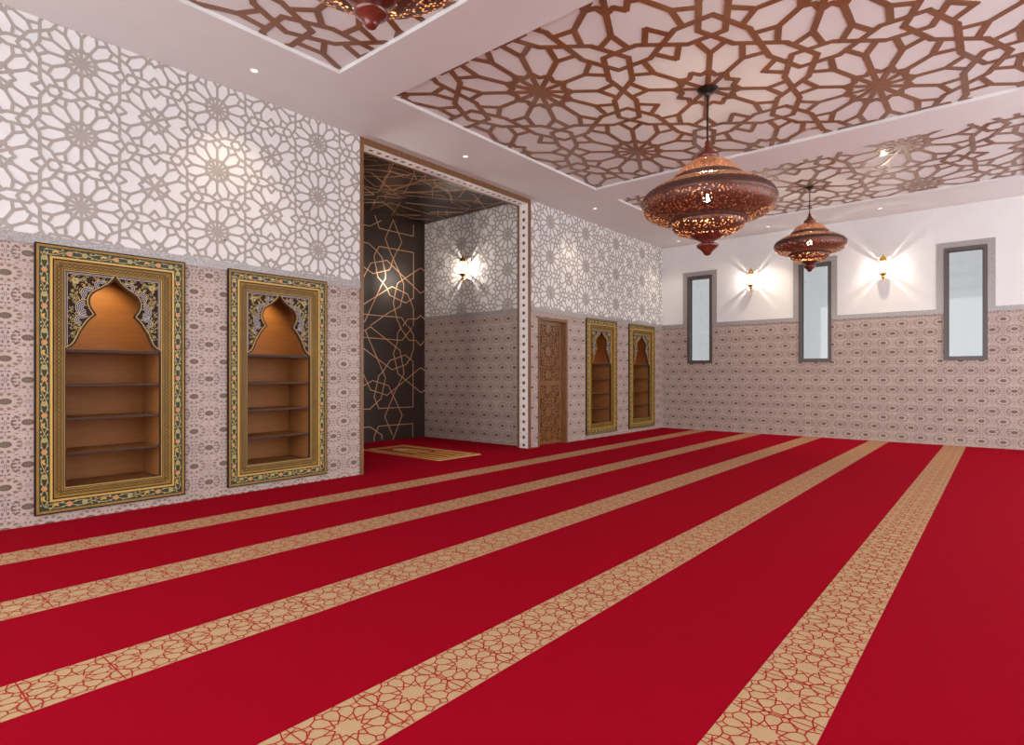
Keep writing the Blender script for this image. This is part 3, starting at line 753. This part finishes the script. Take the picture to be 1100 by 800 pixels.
# ================================================================== WALL SCONCES
def make_sconce(loc, rz, label, k=1.0):
    """local frame: wall plane is y = 0, room is -y"""
    t = thing('wall_lantern', label, 'wall light', loc, 'brass wall lanterns', rz)
    yc = -0.115
    b = MB()
    b.lathe([(0, 0), (0.045, 0), (0.045, 0.0), (0.038, 0.014), (0, 0.016)], 'brass', 24)
    o = b.build('back_plate', t, smooth=50)
    for v in o.data.vertices: x, y, z = v.co; v.co = (x, -z, y * 1.5 + 0.05)
    b = MB(); b.box(-0.008, 0.008, yc, -0.01, 0.095, 0.111, 'brass'); b.lathe([(.012, .095), (.012, .112)], 'brass', 10, (0, yc, 0)); b.build('arm', t)
    b = MB(); b.lathe([(0.0, 0.245), (0.010, 0.238), (0.006, 0.222), (0.012, 0.212), (0.022, 0.20), (0.045, 0.175), (0.060, 0.145), (0.066, 0.120), (0.078, 0.112), (0.078, 0.104), (0, 0.104)], 'brass', 8, (0, yc, 0)); b.build('top_cap', t, smooth=25)
    b = MB(); b.lathe([(0.066, 0.104), (0.072, 0.02), (0.066, -0.10)], 'sglass', 8, (0, yc, 0)); b.build('glass_shade', t)
    b = MB()
    for i in range(8):
        a = 2 * pi * i / 8; p0 = (0.068 * cos(a), yc + 0.068 * sin(a)); dx, dy = -sin(a) * .005, cos(a) * .005; ex, ey = cos(a) * .004, sin(a) * .004
        b.prism([(p0[0] - dx - ex, p0[1] - dy - ey), (p0[0] + dx - ex, p0[1] + dy - ey), (p0[0] + dx + ex * 2, p0[1] + dy + ey * 2), (p0[0] - dx + ex * 2, p0[1] - dy + ey * 2)], -0.10, 0.104, 'brass', ident)
    b.lathe([(0.062, 0.06), (0.078, 0.06), (0.078, 0.068), (0.062, 0.068)], 'brass', 8, (0, yc, 0)); b.lathe([(0.062, -0.062), (0.076, -0.062), (0.076, -0.055), (0.062, -0.055)], 'brass', 8, (0, yc, 0))
    b.build('cage', t)
    b = MB(); b.lathe([(0.0, -0.098), (0.074, -0.098), (0.074, -0.106), (0.050, -0.125), (0.028, -0.145), (0.030, -0.160), (0.022, -0.185), (0.009, -0.205), (0.012, -0.225), (0.003, -0.262), (0, -0.265)], 'brass', 8, (0, yc, 0)); b.build('bottom_drop', t, smooth=25)
    ld = bpy.data.lights.new('sconce_light', 'POINT'); ld.energy = SC_E * k; ld.color = (1, 0.93, 0.82); ld.shadow_soft_size = 0.006
    lo = bpy.data.objects.new('sconce_light', ld); COL.objects.link(lo)
    lo.location = (loc[0], loc[1] + yc * (1 if rz == 0 else -1), loc[2])
    return t
SC_E = 28
make_sconce((-3.93, WY, 3.135), 0, 'glowing brass wall lantern between the first and middle windows')
make_sconce((-1.63, WY, 3.115), 0, 'glowing brass wall lantern between the middle and last windows')
make_sconce((-7.45, AY1, 3.115), 0, 'glowing brass wall lantern on the lattice wall inside the alcove', 1.6)
make_sconce((-7.45, AY0, 3.115), pi, 'brass wall lantern on the near alcove wall, hidden behind the portal edge', 4.5)  # unseen lantern, added by symmetry and boosted to brighten the alcove

# ================================================================== CAMERA, WORLD
cam = bpy.data.cameras.new('camera'); co = bpy.data.objects.new('camera', cam); COL.objects.link(co)
co.location = (0, 0, CAMH); co.rotation_euler = (pi / 2, 0, YAW)
cam.sensor_width = 36; cam.lens = 36 * F / 1100; cam.shift_y = (PY - 400) / 1100; cam.clip_start = 0.05
S.camera = co
w = bpy.data.worlds.new('daylight'); S.world = w; w.use_nodes = True
bg = w.node_tree.nodes['Background']; bg.inputs[0].default_value = (0.96, 1.0, 1.03, 1); bg.inputs[1].default_value = 3.9
S.view_settings.view_transform = 'Standard'; S.view_settings.look = 'None'; S.view_settings.exposure = 0.10; S.view_settings.gamma = 1; S.view_settings.use_curve_mapping = False
S.cycles.max_bounces = 8; S.cycles.diffuse_bounces = 5; S.cycles.transparent_max_bounces = 12; S.cycles.sample_clamp_indirect = 4
